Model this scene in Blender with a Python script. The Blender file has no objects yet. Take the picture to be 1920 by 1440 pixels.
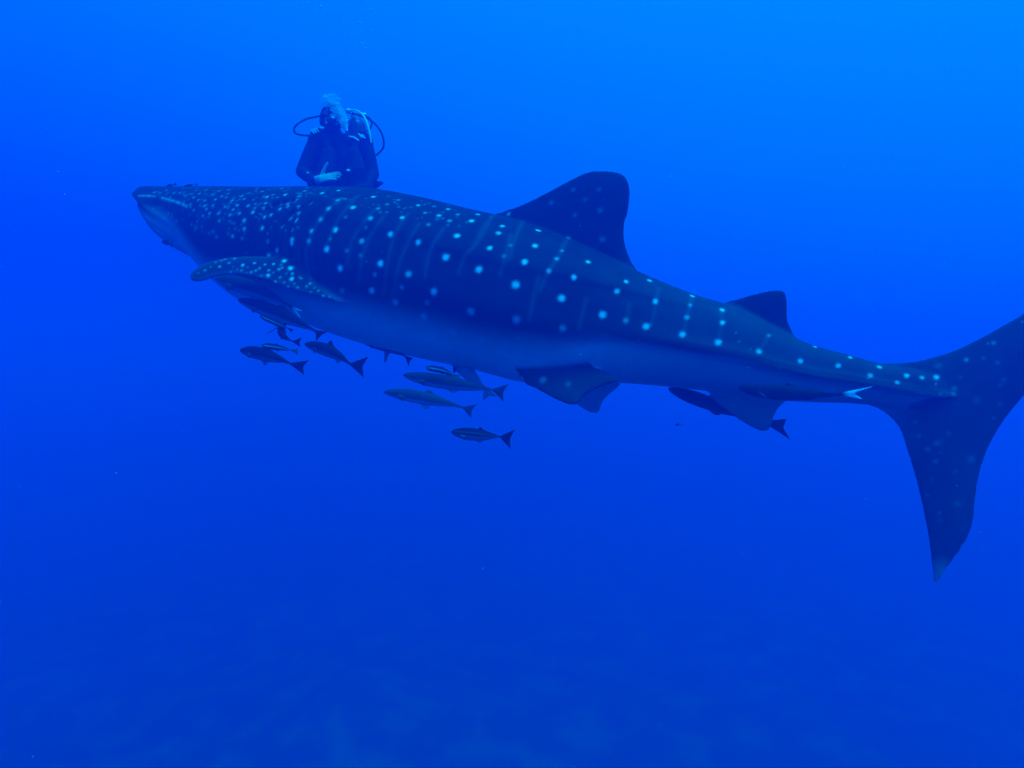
# Whale shark cruising through open blue water, a diver behind it, companion fish below it.
import bpy, bmesh, math, random
import numpy as np
from mathutils import Vector, Matrix
from mathutils.bvhtree import BVHTree
from mathutils.geometry import delaunay_2d_cdt

random.seed(7)
rng = np.random.default_rng(11)
SC = bpy.context.scene
COL = SC.collection
R_ = math.radians

# ---------------------------------------------------------------- camera
FPX = 1150.0                     # focal length in pixels of a 1920 x 1440 picture
cam_d = bpy.data.cameras.new('camera')
cam = bpy.data.objects.new('camera', cam_d)
COL.objects.link(cam)
cam_d.sensor_width = 36.0
cam_d.lens = 36.0 * FPX / 1920.0
cam_d.clip_start = 0.05
cam_d.clip_end = 600.0
cam.location = (0, 0, 0)
cam.rotation_euler = (R_(90), 0, 0)
SC.camera = cam

# ---------------------------------------------------------------- world: daylight as it arrives through many metres of sea
LIGHT_DIR = Vector((0.27, -0.28, 0.92)).normalized()
W = bpy.data.worlds.new('World')
SC.world = W
W.use_nodes = True
nt = W.node_tree
nt.nodes.clear()
wo = nt.nodes.new('ShaderNodeOutputWorld')
bg = nt.nodes.new('ShaderNodeBackground')
tc = nt.nodes.new('ShaderNodeTexCoord')
dp = nt.nodes.new('ShaderNodeVectorMath'); dp.operation = 'DOT_PRODUCT'
dp.inputs[1].default_value = LIGHT_DIR
mr = nt.nodes.new('ShaderNodeMapRange')
mr.inputs['From Min'].default_value = -1.0
mr.inputs['From Max'].default_value = 1.0
rp = nt.nodes.new('ShaderNodeValToRGB')
WORLD_RAMP = [(0.00, (0, .004, .24)), (0.30, (0, .014, .50)), (0.40, (0, .050, .60)), (0.46, (0, .115, .74)), (0.55, (0, .205, 1.08)),
              (0.68, (0, .31, 1.3)), (0.84, (0, .52, 1.7)), (1.00, (0, .80, 2.4))]
els = rp.color_ramp.elements
while len(els) > 1:
    els.remove(els[-1])
els[0].position = WORLD_RAMP[0][0]; els[0].color = (*WORLD_RAMP[0][1], 1)
for p_, c_ in WORLD_RAMP[1:]:
    e_ = els.new(p_); e_.color = (*c_, 1)
rp.color_ramp.interpolation = 'LINEAR'
bg.inputs['Strength'].default_value = 1.0
nt.links.new(tc.outputs['Generated'], dp.inputs[0])
nt.links.new(dp.outputs['Value'], mr.inputs['Value'])
nt.links.new(mr.outputs['Result'], rp.inputs['Fac'])
nt.links.new(rp.outputs['Color'], bg.inputs['Color'])
nt.links.new(bg.outputs['Background'], wo.inputs['Surface'])

# the sun, red gone and its edge softened by the water above
sun_d = bpy.data.lights.new('sun', 'SUN')
sun_d.energy = 5.0
sun_d.angle = R_(28)
sun_d.color = (0.0, 0.50, 1.0)
sun = bpy.data.objects.new('sun', sun_d)
COL.objects.link(sun)
sun.rotation_euler = LIGHT_DIR.to_track_quat('Z', 'Y').to_euler()

SC.view_settings.view_transform = 'Standard'
SC.view_settings.look = 'None'
SC.view_settings.exposure = 0.0
SC.view_settings.gamma = 1.0
SC.view_settings.use_curve_mapping = False
cy = SC.cycles
cy.use_denoising = True
cy.max_bounces = 8
cy.diffuse_bounces = 2
cy.glossy_bounces = 2
cy.transmission_bounces = 4
cy.volume_bounces = 2
cy.transparent_max_bounces = 8
cy.caustics_reflective = False
cy.caustics_refractive = False

HAZE_DENSITY = 0.126
HAZE_COLOR = (0.0, 0.108, 0.84)
HAZE_ABSORB = (0.0, 0.45, 0.5)

# ---------------------------------------------------------------- helpers
def P(px, py, Y):
    """The point at distance Y (along the view) that a pixel of the photograph shows."""
    return np.array([(px - 960.0) * Y / FPX, Y, (720.0 - py) * Y / FPX])

def ray_plane(px, py, p0, n):
    d = np.array([(px - 960.0) / FPX, 1.0, (720.0 - py) / FPX])
    return d * (np.dot(p0, n) / np.dot(d, n))

def unit(v):
    v = np.asarray(v, float)
    return v / np.linalg.norm(v)

def smoothstep(a, b, x):
    t = np.clip((x - a) / (b - a), 0, 1)
    return t * t * (3 - 2 * t)

def catmull(pts, n=6, closed=False):
    pts = [np.asarray(p, float) for p in pts]
    out = []
    N = len(pts)
    for i in range(N if closed else N - 1):
        if closed:
            p0, p1, p2, p3 = pts[i - 1], pts[i], pts[(i + 1) % N], pts[(i + 2) % N]
        else:
            p0, p1, p2, p3 = pts[max(i - 1, 0)], pts[i], pts[i + 1], pts[min(i + 2, N - 1)]
        for k in range(n):
            t = k / n
            out.append(0.5 * ((2 * p1) + (-p0 + p2) * t + (2 * p0 - 5 * p1 + 4 * p2 - p3) * t * t + (-p0 + 3 * p1 - 3 * p2 + p3) * t ** 3))
    if not closed:
        out.append(pts[-1])
    return np.array(out)

def tube(rings):
    """rings: list of (m,3) arrays of one length -> closed shell (verts, faces)."""
    m = len(rings[0]); k = len(rings)
    v = np.concatenate(rings + [rings[0].mean(0)[None], rings[-1].mean(0)[None]])
    f = []
    for i in range(k - 1):
        for j in range(m):
            j2 = (j + 1) % m
            f.append((i * m + j, i * m + j2, (i + 1) * m + j2, (i + 1) * m + j))
    a, b = k * m, k * m + 1
    for j in range(m):
        j2 = (j + 1) % m
        f.append((a, j2, j))
        f.append((b, (k - 1) * m + j, (k - 1) * m + j2))
    return v, f

def frame_of(d):
    d = unit(d)
    up = np.array([0, 0, 1.0]) if abs(d[2]) < 0.9 else np.array([0, 1.0, 0])
    s = unit(np.cross(d, up))
    return d, s, np.cross(s, d)

def swept(path, radii, m=12, flat=None):
    """Round tube with hemispherical ends along a path; flat = (side vector, factor) squashes it."""
    path = [np.asarray(p, float) for p in path]
    rings = []
    n = len(path)
    tang = [unit(path[min(i + 1, n - 1)] - path[max(i - 1, 0)]) for i in range(n)]
    _, s, u = frame_of(tang[0])
    ang = np.linspace(0, 2 * math.pi, m, endpoint=False)
    def ring(c, s, u, r):
        o = np.cos(ang)[:, None] * s * r + np.sin(ang)[:, None] * u * r
        if flat is not None:
            fv = unit(flat[0])
            o = o - (o @ fv)[:, None] * fv * (1 - flat[1])
        return c + o
    for i in range(n):
        t = tang[i]
        s = unit(s - np.dot(s, t) * t); u = np.cross(t, s)
        if i == 0:
            for a in (78, 50, 25):
                rings.append(ring(path[0] - t * radii[0] * math.sin(R_(a)), s, u, radii[0] * math.cos(R_(a))))
        rings.append(ring(path[i], s, u, radii[i]))
        if i == n - 1:
            for a in (25, 50, 78):
                rings.append(ring(path[i] + t * radii[i] * math.sin(R_(a)), s, u, radii[i] * math.cos(R_(a))))
    return tube(rings)

def ellipsoid(c, rx, ry, rz, rot=None, m=20, k=12):
    rings = []
    ang = np.linspace(0, 2 * math.pi, m, endpoint=False)
    for i in range(k + 1):
        a = -math.pi / 2 + math.pi * (i + 0.3) / (k + 0.6)
        rings.append(np.stack([np.cos(ang) * math.cos(a) * rx, np.sin(ang) * math.cos(a) * ry, np.full(m, math.sin(a) * rz)], 1))
    v, f = tube(rings)
    if rot is not None:
        v = v @ np.array(rot).T
    return v + np.asarray(c, float), f

def seg_dist(p, poly, closed=True):
    """Distance of points p (n,2) to the polyline poly (k,2)."""
    a = poly
    b = np.roll(poly, -1, 0)
    if not closed:
        a, b = a[:-1], b[:-1]
    best = np.full(len(p), 1e9)
    for q0, q1 in zip(a, b):
        e = q1 - q0
        t = np.clip(((p - q0) @ e) / max(e @ e, 1e-12), 0, 1)
        best = np.minimum(best, np.linalg.norm(p - (q0 + t[:, None] * e), axis=1))
    return best

def inside(p, poly):
    x, y = p[:, 0], p[:, 1]
    r = np.zeros(len(p), bool)
    for (x0, y0), (x1, y1) in zip(poly, np.roll(poly, -1, 0)):
        c = ((y0 > y) != (y1 > y)) & (x < (x1 - x0) * (y - y0) / ((y1 - y0) if y1 != y0 else 1e-12) + x0)
        r ^= c
    return r

def plate(outline, o, ex, ey, tmax, k, step, bend=None, rim=0.008):
    """A fin: outline (n,3) lies in the plane o + ex, ey; half thickness grows from the rim inwards. Returns a closed shell."""
    en = np.cross(ex, ey)
    q = np.stack([(outline - o) @ ex, (outline - o) @ ey], 1)
    lo, hi = q.min(0), q.max(0)
    gx, gy = np.meshgrid(np.arange(lo[0], hi[0], step), np.arange(lo[1], hi[1], step))
    g = np.stack([gx.ravel(), gy.ravel()], 1) + rng.uniform(-.15, .15, (gx.size, 2)) * step
    g = g[inside(g, q)]
    g = g[seg_dist(g, q) > step * 0.45]
    pts = [Vector(p) for p in q] + [Vector(p) for p in g]
    nq = len(q)
    edges = [(i, (i + 1) % nq) for i in range(nq)]
    ov, oe, of, *_ = delaunay_2d_cdt(pts, edges, [], 1, 1e-6)
    ov = np.array([tuple(p) for p in ov])
    d = seg_dist(ov, q)
    t = np.where(d < 1e-5, rim, rim + tmax * (1 - np.exp(-d / k)))
    base = o + ov[:, :1] * ex + ov[:, 1:2] * ey
    if bend is not None:
        base = base + bend(ov)[:, None] * en
    n = len(ov)
    v = np.concatenate([base + en * t[:, None], base - en * t[:, None]])
    f = []; count = {}
    for tri in of:
        tri = tuple(int(i) for i in tri)
        f.append(tri)
        f.append(tuple(i + n for i in reversed(tri)))
        for i, j in zip(tri, tri[1:] + tri[:1]):
            count[(i, j)] = count.get((i, j), 0) + 1
    for (i, j) in count:
        if (j, i) not in count:                     # an edge of the rim: close it with a wall
            f.append((j, i, i + n, j + n))
    return v, f

def join(parts):
    vs, fs, b = [], [], 0
    for v, f in parts:
        vs.append(np.asarray(v)); fs += [tuple(int(i) + b for i in p) for p in f]; b += len(v)
    return np.concatenate(vs), fs

def mesh_of(name, v, f, smooth=True):
    me = bpy.data.meshes.new(name)
    me.from_pydata([tuple(map(float, p)) for p in v], [], [tuple(map(int, p)) for p in f])
    me.validate(); me.update()
    if smooth:
        me.polygons.foreach_set('use_smooth', [True] * len(me.polygons))
    return me

def fuse(parts, voxel, smooth=3, factor=0.5):
    """Melt overlapping closed shells into one continuous skin; returns (mesh, coordinates, normals)."""
    v, f = join(parts)
    me = mesh_of('skin', v, f, False)
    bm = bmesh.new(); bm.from_mesh(me); bmesh.ops.recalc_face_normals(bm, faces=bm.faces); bm.to_mesh(me); bm.free()
    ob = bpy.data.objects.new('skin', me); COL.objects.link(ob)
    r = ob.modifiers.new('r', 'REMESH'); r.mode = 'VOXEL'; r.voxel_size = voxel; r.adaptivity = 0.0
    if smooth:
        s = ob.modifiers.new('s', 'SMOOTH'); s.factor = factor; s.iterations = smooth
    dg = bpy.context.evaluated_depsgraph_get()
    out = bpy.data.meshes.new_from_object(ob.evaluated_get(dg))
    bpy.data.objects.remove(ob); bpy.data.meshes.remove(me)
    out.polygons.foreach_set('use_smooth', [True] * len(out.polygons))
    return out

def coords(me):
    a = np.empty(len(me.vertices) * 3, np.float32); me.vertices.foreach_get('co', a)
    return a.reshape(-1, 3).astype(np.float64)

def normals(me):
    a = np.empty(len(me.vertices) * 3, np.float32); me.vertices.foreach_get('normal', a)
    return a.reshape(-1, 3).astype(np.float64)

def set_coords(me, co):
    me.vertices.foreach_set('co', np.ascontiguousarray(co, np.float32).ravel()); me.update()

def set_pigment(me, rgb):
    at = me.color_attributes.new('pigment', 'FLOAT_COLOR', 'POINT')
    c = np.ones((len(me.vertices), 4), np.float32); c[:, :3] = rgb
    at.data.foreach_set('color', c.ravel())

def recentre(me, origin):
    set_coords(me, coords(me) - np.asarray(origin))

def link(name, me, mat, loc=(0, 0, 0), parent=None):
    ob = bpy.data.objects.new(name, me); COL.objects.link(ob)
    if mat is not None:
        me.materials.clear(); me.materials.append(mat)
    ob.location = [float(x) for x in loc]
    if parent is not None:
        ob.parent = parent
    return ob

def part(name, v, f, mat, parent, smooth=True, label=None):
    """A part given in world coordinates, hung under its thing."""
    o = np.array(parent.location)
    ob = link(name, mesh_of(name, np.asarray(v) - o, f, smooth), mat, (0, 0, 0), parent)
    if label:
        ob['label'] = label
    return ob

def tag(o, label, cat, group=None):
    o['label'] = label; o['category'] = cat
    if group:
        o['group'] = group
    return o

# ---------------------------------------------------------------- materials
def new_mat(name):
    m = bpy.data.materials.new(name); m.use_nodes = True
    return m, m.node_tree, m.node_tree.nodes['Principled BSDF']

def plain(name, col, rough=0.6, noise=0.25, scale=30.0, metal=0.0, bump=0.0, spec=0.35):
    m, t, b = new_mat(name)
    n = t.nodes.new('ShaderNodeTexNoise'); n.inputs['Scale'].default_value = scale; n.inputs['Detail'].default_value = 4
    tcx = t.nodes.new('ShaderNodeTexCoord')
    t.links.new(tcx.outputs['Object'], n.inputs['Vector'])
    mx = t.nodes.new('ShaderNodeMix'); mx.data_type = 'RGBA'
    mx.inputs[6].default_value = (*[c * (1 - noise) for c in col], 1)
    mx.inputs[7].default_value = (*[min(1, c * (1 + noise)) for c in col], 1)
    t.links.new(n.outputs['Fac'], mx.inputs[0])
    t.links.new(mx.outputs[2], b.inputs['Base Color'])
    b.inputs['Roughness'].default_value = rough
    b.inputs['Metallic'].default_value = metal
    b.inputs['Specular IOR Level'].default_value = spec
    if bump:
        bp = t.nodes.new('ShaderNodeBump'); bp.inputs['Strength'].default_value = bump; bp.inputs['Distance'].default_value = 0.004
        t.links.new(n.outputs['Fac'], bp.inputs['Height']); t.links.new(bp.outputs['Normal'], b.inputs['Normal'])
    return m

def skin_material(name, back, belly, spot, rough=0.55, spec=0.3, mottling=0.35, scale=9.0):
    """Colour comes from the pigment attribute: red = pale underside and painted haze, green = spots and painted highlights, blue = faint bars."""
    m, t, b = new_mat(name)
    at = t.nodes.new('ShaderNodeAttribute'); at.attribute_name = 'pigment'
    sp = t.nodes.new('ShaderNodeSeparateColor')
    t.links.new(at.outputs['Color'], sp.inputs['Color'])
    tcx = t.nodes.new('ShaderNodeTexCoord')
    n1 = t.nodes.new('ShaderNodeTexNoise'); n1.inputs['Scale'].default_value = scale; n1.inputs['Detail'].default_value = 6
    n2 = t.nodes.new('ShaderNodeTexNoise'); n2.inputs['Scale'].default_value = scale * 16; n2.inputs['Detail'].default_value = 3
    for n in (n1, n2):
        t.links.new(tcx.outputs['Object'], n.inputs['Vector'])
    def mix(a, bb, fac):
        mx = t.nodes.new('ShaderNodeMix'); mx.data_type = 'RGBA'
        for sock, val in ((6, a), (7, bb)):
            if isinstance(val, tuple):
                mx.inputs[sock].default_value = (*val, 1)
            else:
                t.links.new(val, mx.inputs[sock])
        if isinstance(fac, float):
            mx.inputs[0].default_value = fac
        else:
            t.links.new(fac, mx.inputs[0])
        return mx.outputs[2]
    bk = mix(tuple(c * (1 - mottling) for c in back), tuple(c * (1 + mottling) for c in back), n1.outputs['Fac'])
    bl = mix(tuple(c * (1 - mottling * .3) for c in belly), tuple(c * (1 + mottling * .3) for c in belly), n1.outputs['Fac'])
    base = mix(bk, bl, sp.outputs['Red'])
    base = mix(base, tuple(0.5 * c for c in spot), sp.outputs['Blue'])
    # spots break up a little at their edges
    mth = t.nodes.new('ShaderNodeMath'); mth.operation = 'MULTIPLY_ADD'
    mth.inputs[1].default_value = 0.55; mth.inputs[2].default_value = 0.72
    t.links.new(n2.outputs['Fac'], mth.inputs[0])
    m2 = t.nodes.new('ShaderNodeMath'); m2.operation = 'MULTIPLY'; m2.use_clamp = True
    t.links.new(mth.outputs[0], m2.inputs[0]); t.links.new(sp.outputs['Green'], m2.inputs[1])
    base = mix(base, spot, m2.outputs[0])
    t.links.new(base, b.inputs['Base Color'])
    b.inputs['Roughness'].default_value = rough
    b.inputs['Specular IOR Level'].default_value = spec
    bp = t.nodes.new('ShaderNodeBump'); bp.inputs['Strength'].default_value = 0.25; bp.inputs['Distance'].default_value = 0.006
    t.links.new(n2.outputs['Fac'], bp.inputs['Height']); t.links.new(bp.outputs['Normal'], b.inputs['Normal'])
    return m

M_SHARK = skin_material('shark_skin', (.017, .018, .024), (.58, .58, .56), (.90, .92, .88), rough=.65, spec=.09, mottling=.6)
M_FISH = skin_material('fish_skin', (.014, .015, .018), (.27, .29, .36), (.88, .90, .88), rough=0.6, spec=0.06, scale=20)

# ---------------------------------------------------------------- water and sea floor
def box(lo, hi):
    x0, y0, z0 = lo; x1, y1, z1 = hi
    v = [(x0, y0, z0), (x1, y0, z0), (x1, y1, z0), (x0, y1, z0), (x0, y0, z1), (x1, y0, z1), (x1, y1, z1), (x0, y1, z1)]
    f = [(0, 3, 2, 1), (4, 5, 6, 7), (0, 1, 5, 4), (1, 2, 6, 5), (2, 3, 7, 6), (3, 0, 4, 7)]
    return np.array(v, float), f

hz_m = bpy.data.materials.new('sea_water'); hz_m.use_nodes = True
hn = hz_m.node_tree; hn.nodes.clear()
ho = hn.nodes.new('ShaderNodeOutputMaterial')
hv = hn.nodes.new('ShaderNodeVolumePrincipled')
hv.inputs['Color'].default_value = (*HAZE_COLOR, 1)
hv.inputs['Density'].default_value = HAZE_DENSITY
hv.inputs['Absorption Color'].default_value = (*HAZE_ABSORB, 1)
hv.inputs['Anisotropy'].default_value = 0.4
hn.links.new(hv.outputs['Volume'], ho.inputs['Volume'])
SEABED_Z = -17.0
hv_, hf_ = box((-75, -30, SEABED_Z - 3.0), (75, 85, 4.2))
haze = link('haze', mesh_of('haze', hv_, hf_, False), hz_m)
haze['kind'] = 'stuff'; haze['label'] = 'deep blue sea water filling the whole scene'

# sea floor: one sheet of sand and low reef far below
NX = 150
xs = np.linspace(-70, 70, NX); ys = np.linspace(-25, 80, NX)
gx, gy = np.meshgrid(xs, ys)
def bumps(x, y):
    z = np.zeros_like(x)
    r2 = np.random.default_rng(3)
    for k in range(60):
        cx, cy_, s, h = r2.uniform(-60, 60), r2.uniform(-10, 60), r2.uniform(1.0, 4.5), r2.uniform(.2, 1.2)
        z += h * np.exp(-((x - cx) ** 2 + (y - cy_) ** 2) / (2 * s * s))
    return np.minimum(z, 2.2)
gz = SEABED_Z + bumps(gx, gy) + rng.normal(0, .05, gx.shape)
sv = np.stack([gx.ravel(), gy.ravel(), gz.ravel()], 1)
sf = [(j * NX + i, j * NX + i + 1, (j + 1) * NX + i + 1, (j + 1) * NX + i) for j in range(NX - 1) for i in range(NX - 1)]
sm, st, sb = new_mat('reef_and_sand')
stc = st.nodes.new('ShaderNodeTexCoord')
sn = st.nodes.new('ShaderNodeTexNoise'); sn.inputs['Scale'].default_value = 0.42; sn.inputs['Detail'].default_value = 8; sn.inputs['Roughness'].default_value = 0.62
sr = st.nodes.new('ShaderNodeValToRGB')
sr.color_ramp.elements[0].position = 0.46; sr.color_ramp.elements[0].color = (.13, .13, .12, 1)
sr.color_ramp.elements[1].position = 0.62; sr.color_ramp.elements[1].color = (.30, .29, .27, 1)
st.links.new(stc.outputs['Object'], sn.inputs['Vector']); st.links.new(sn.outputs['Fac'], sr.inputs['Fac'])
st.links.new(sr.outputs['Color'], sb.inputs['Base Color']); sb.inputs['Roughness'].default_value = 0.95
seabed = link('seabed', mesh_of('seabed', sv, sf), sm)
seabed['kind'] = 'structure'; seabed['label'] = 'dim sandy reef far below'

# ---------------------------------------------------------------- whale shark
A0 = np.array([-3.087, 5.0, 0.0]); B0 = np.array([1.892, 3.2, 0.0])
AX = unit(B0 - A0)                       # from head to tail
NEAR = np.array([AX[1], -AX[0], 0.0])    # the shark's left flank, towards the diver's camera
if NEAR[1] > 0:
    NEAR = -NEAR
ZUP = np.array([0, 0, 1.0])

def on_plane(px, py, off=0.0):
    return ray_plane(px, py, A0 + NEAR * off, NEAR)

# px along the axis, back line, belly line, half width / half height
STATIONS = [
    (268, 392, 402, 2.60), (270, 384.5, 409, 2.45), (277, 374, 425, 2.2), (291, 364.5, 442, 1.98), (312, 358, 461, 1.78), (350, 357.5, 483, 1.55),
    (400, 356.5, 504, 1.38), (460, 357, 558, 1.22), (520, 358, 594, 1.12), (580, 357, 608, 1.06), (640, 357, 630, 1.02), (710, 359, 652, .98), (800, 374.5, 674, .94),
    (890, 396, 693, .90), (980, 417, 716, .86), (1070, 451, 721, .82), (1150, 487, 718, .79), (1220, 519.5, 722, .77), (1300, 551.5, 730, .76),
    (1380, 577, 740, .75), (1450, 613, 749.5, .74), (1520, 645.5, 754, .76), (1590, 665, 756, .80), (1640, 679, 760, .84), (1700, 690, 768, .72),
    (1760, 702, 770, .50), (1815, 716, 764, .28)]
st_c = catmull(STATIONS, 8)
RX, RC, RA, RB = [], [], [], []
for px, tp, bt, ra in st_c:
    T = on_plane(px, tp); B = on_plane(px, bt)
    RX.append(np.dot(T - A0, AX)); RC.append((T[2] + B[2]) / 2); RA.append((T[2] - B[2]) / 2); RB.append(ra)
RX, RC, RA = map(np.array, (RX, RC, RA)); RB = np.array(RB) * RA

def xa_of(px):
    return np.interp(px, st_c[:, 0], RX)

# low ridges along the flank: (pixel, height fraction from the back down)
KEEL = [(900, .60, 0), (1000, .63, .006), (1090, .665, .016), (1200, .635, .024), (1300, .60, .030), (1400, .60, .034), (1500, .575, .042), (1640, .57, .050), (1740, .60, .042), (1815, .62, .0)]
MID = [(560, .22, 0), (700, .26, .010), (850, .30, .012), (1000, .32, .012), (1150, .25, .012), (1300, .15, .006), (1400, .12, 0)]
LOW = [(640, .50, 0), (800, .55, .008), (1000, .62, .006), (1100, .66, 0)]
MM = 132
TH = np.linspace(0, 2 * math.pi, MM, endpoint=False)
def ridge(tab, x, v):
    t = np.array(tab, float); X = xa_of(t[:, 0])
    vk = 1 - 2 * np.interp(x, X, t[:, 1]); h = np.interp(x, X, t[:, 2], 0, 0)
    dv = v - vk
    return h * np.where(dv > 0, np.exp(-(dv / .22) ** 2), np.exp(-(dv / .075) ** 2))

X_HEAD = RX[0]
rings = []
for i in range(len(RX)):
    x = RX[i]
    f = x - X_HEAD
    e = 0.94
    cth, sth = np.cos(TH), np.sin(TH)
    cc = np.sign(cth) * np.abs(cth) ** e; ss = np.sign(sth) * np.abs(sth) ** e
    off_n = RB[i] * cc
    off_z = RA[i] * ss
    for tab in (KEEL, MID, LOW):
        off_n = off_n + np.sign(cth) * ridge(tab, x, ss) * np.minimum(1, np.abs(cth) * 3)
    # the lower jaw sits behind the snout, the corners of the mouth sweep back
    sl = 0.20 * math.exp(-(f / .55) ** 2)
    sw = 0.16 * math.exp(-(f / .30) ** 2)
    dx = sl * (0.5 - 0.5 * ss) + sw * cc ** 2
    # lip: an overhang that runs from the snout back to the corner of the mouth
    vl = 0.42 - 0.95 * f
    lip = 0.030 * math.exp(-((f - .12) / .42) ** 2) * (np.exp(-((ss - vl - .06) / .10) ** 2) - 1.3 * np.exp(-((ss - vl + .10) / .09) ** 2))
    vj = -0.62 - 0.2 * f
    lip = lip + 0.022 * math.exp(-((f - .10) / .25) ** 2) * np.exp(-((ss - vj) / .08) ** 2)
    lip = lip * float(smoothstep(.02, .18, f))
    off_n = off_n + np.sign(cth) * lip * np.minimum(1, np.abs(cth) * 2)
    c = A0 * np.array([1, 1, 0]) + AX * x + ZUP * RC[i]
    rings.append(c + AX * dx[:, None] + NEAR * off_n[:, None] + ZUP * off_z[:, None])
BODY = tube(rings)

def poly_on(pts, p0, n, k=5, closed=True):
    return catmull([ray_plane(x, y, p0, n) for x, y in pts], k, closed)

FINS = {}
def fin(name, pts, p0, n, tmax, kk, step=.022, bend=None, k=4):
    o3 = poly_on(pts, p0, n, k)
    ex = unit(AX - np.dot(AX, n) * n); ey = np.cross(n, ex)
    FINS[name] = (o3, p0, ex, ey, n)
    return plate(o3, np.asarray(p0, float), ex, ey, tmax, kk, step, bend)

DORSAL = [(925, 415), (945, 397), (962, 391), (985, 382), (1010, 370), (1040, 354), (1070, 338), (1095, 326), (1112, 321.5), (1135, 321), (1155, 323), (1168, 328), (1176, 338),
          (1180, 352), (1180, 372), (1178, 390), (1176, 402), (1171, 415), (1169.5, 432), (1170, 448), (1174, 466), (1181, 485), (1187, 496), (1193, 504.5), (1184, 507.5), (1165, 502), (1130, 489), (1105, 500), (1060, 520), (980, 500)]
DORSAL2 = [(1345, 590), (1362, 567), (1380, 562), (1410, 553), (1440, 546), (1460, 544.5), (1469, 546.5), (1474, 556), (1475.5, 575), (1475.5, 595), (1479, 608), (1486, 623), (1494.5, 638), (1484, 640), (1460, 645), (1400, 630)]
CAUDAL = [(1600, 700), (1640, 683), (1660, 681), (1690, 680.5), (1720, 677), (1750, 670), (1785, 659), (1815, 646), (1850, 628), (1885, 608), (1920, 588), (1965, 555), (2010, 518), (2050, 480), (2075, 455),
          (2090, 452), (2092, 470), (2078, 510), (2050, 565), (2010, 628), (1970, 680), (1945, 712), (1920, 741), (1895, 771), (1876, 797), (1858, 828), (1846, 855), (1836, 888), (1830, 920), (1827, 950), (1824, 975),
          (1818, 997), (1811, 1013), (1803, 1023), (1798, 1034), (1789, 1043), (1784, 1053), (1776, 1062), (1770, 1073), (1763, 1083), (1755, 1092), (1750, 1086), (1748, 1062), (1742, 1012), (1736, 978), (1728, 940), (1717, 895), (1708, 865), (1700, 840), (1690, 809), (1680, 793), (1667, 780), (1650, 768), (1628, 759), (1600, 752)]
ANAL = [(1330, 738), (1346, 757), (1362, 769), (1382, 784), (1403, 797), (1420, 805.5), (1432, 808.5), (1441, 806), (1446, 797), (1449, 786), (1454, 774), (1460, 764), (1470, 752), (1450, 735), (1400, 720), (1350, 720)]
pl = on_plane(1250, 700)
parts = [BODY,
         fin('dorsal', DORSAL, on_plane(1080, 430), NEAR, .030, .09),
         fin('dorsal2', DORSAL2, on_plane(1430, 590), NEAR, .018, .05),
         fin('caudal', CAUDAL, on_plane(1750, 720), NEAR, .034, .10),
         fin('anal', ANAL, on_plane(1410, 760), NEAR, .018, .05)]

body_bvh = BVHTree.FromPolygons([tuple(p) for p in BODY[0]], BODY[1])
def hit(px, py, tree):
    d = Vector(((px - 960.0) / FPX, 1.0, (720.0 - py) / FPX)).normalized()
    loc, nrm, idx, dist = tree.ray_cast(Vector((0, 0, 0)), d)
    return None if loc is None else np.array(loc)

# pectoral fin on the near side: held out and down, seen almost along its blade
r1, r2 = hit(528, 486, body_bvh), hit(638, 562, body_bvh)
tipp = P(357, 520, 3.75)
pn = unit(np.cross(r2 - r1, tipp - r1))
if pn[2] < 0:
    pn = -pn
PECT = [(356, 521), (362, 509), (375, 500), (392, 492), (415, 485.5), (440, 482.5), (470, 481), (500, 481.5), (530, 480), (575, 488), (620, 520), (662, 566),
        (640, 567.5), (620, 562.5), (600, 557.5), (570, 549.5), (540, 540), (520, 533), (495, 524.5), (470, 517.5), (445, 514.5), (420, 515.5), (400, 520), (380, 526.5), (366, 527.5)]
pect_plate = fin('pectoral', PECT, r1, pn, .022, .08, .03)
parts.append(pect_plate)
po = FINS['pectoral'][0]
def mirror(p):
    p = np.asarray(p)
    return p - 2 * ((p - A0) @ NEAR)[..., None] * NEAR if p.ndim > 1 else p - 2 * np.dot(p - A0, NEAR) * NEAR
far_v = mirror(pect_plate[0]); hinge = mirror(r1) * .5 + mirror(r2) * .5       # the far one is carried higher
rotm = np.array(Matrix.Rotation(R_(32), 3, Vector(AX)))
if ((far_v - hinge) @ rotm.T)[:, 2].mean() < (far_v - hinge)[:, 2].mean():
    rotm = rotm.T
parts.append(((far_v - hinge) @ rotm.T + hinge, [tuple(reversed(f)) for f in pect_plate[1]]))

# pelvic fins: splayed out and down from the belly
PELV = [(962, 688), (980, 705), (985, 719), (1005, 728), (1032, 743), (1058, 755), (1072, 758.5), (1082, 757), (1090, 747), (1098, 739), (1119, 728), (1140, 720), (1158, 714), (1140, 700), (1080, 680), (1010, 672)]
q0 = hit(1060, 690, body_bvh)
pvn = unit(np.cross(AX, unit(NEAR * 0.62 - ZUP)))
pelv = fin('pelvic', PELV, q0 - NEAR * .03, pvn, .016, .05)
parts.append(pelv)
PELV_FAR = [(1060, 735), (1081, 757), (1094, 766), (1104, 771.5), (1113, 774), (1122, 773.5), (1126, 765), (1130, 753), (1138, 743), (1148, 735), (1164, 718), (1150, 700), (1090, 690), (1050, 700)]
pvn2 = unit(np.cross(AX, unit(-NEAR * 0.62 - ZUP)))
q1 = mirror(q0) + NEAR * .05
pelv2 = fin('pelvic_far', PELV_FAR, q1, pvn2, .014, .05)
parts.append(pelv2)

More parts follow.
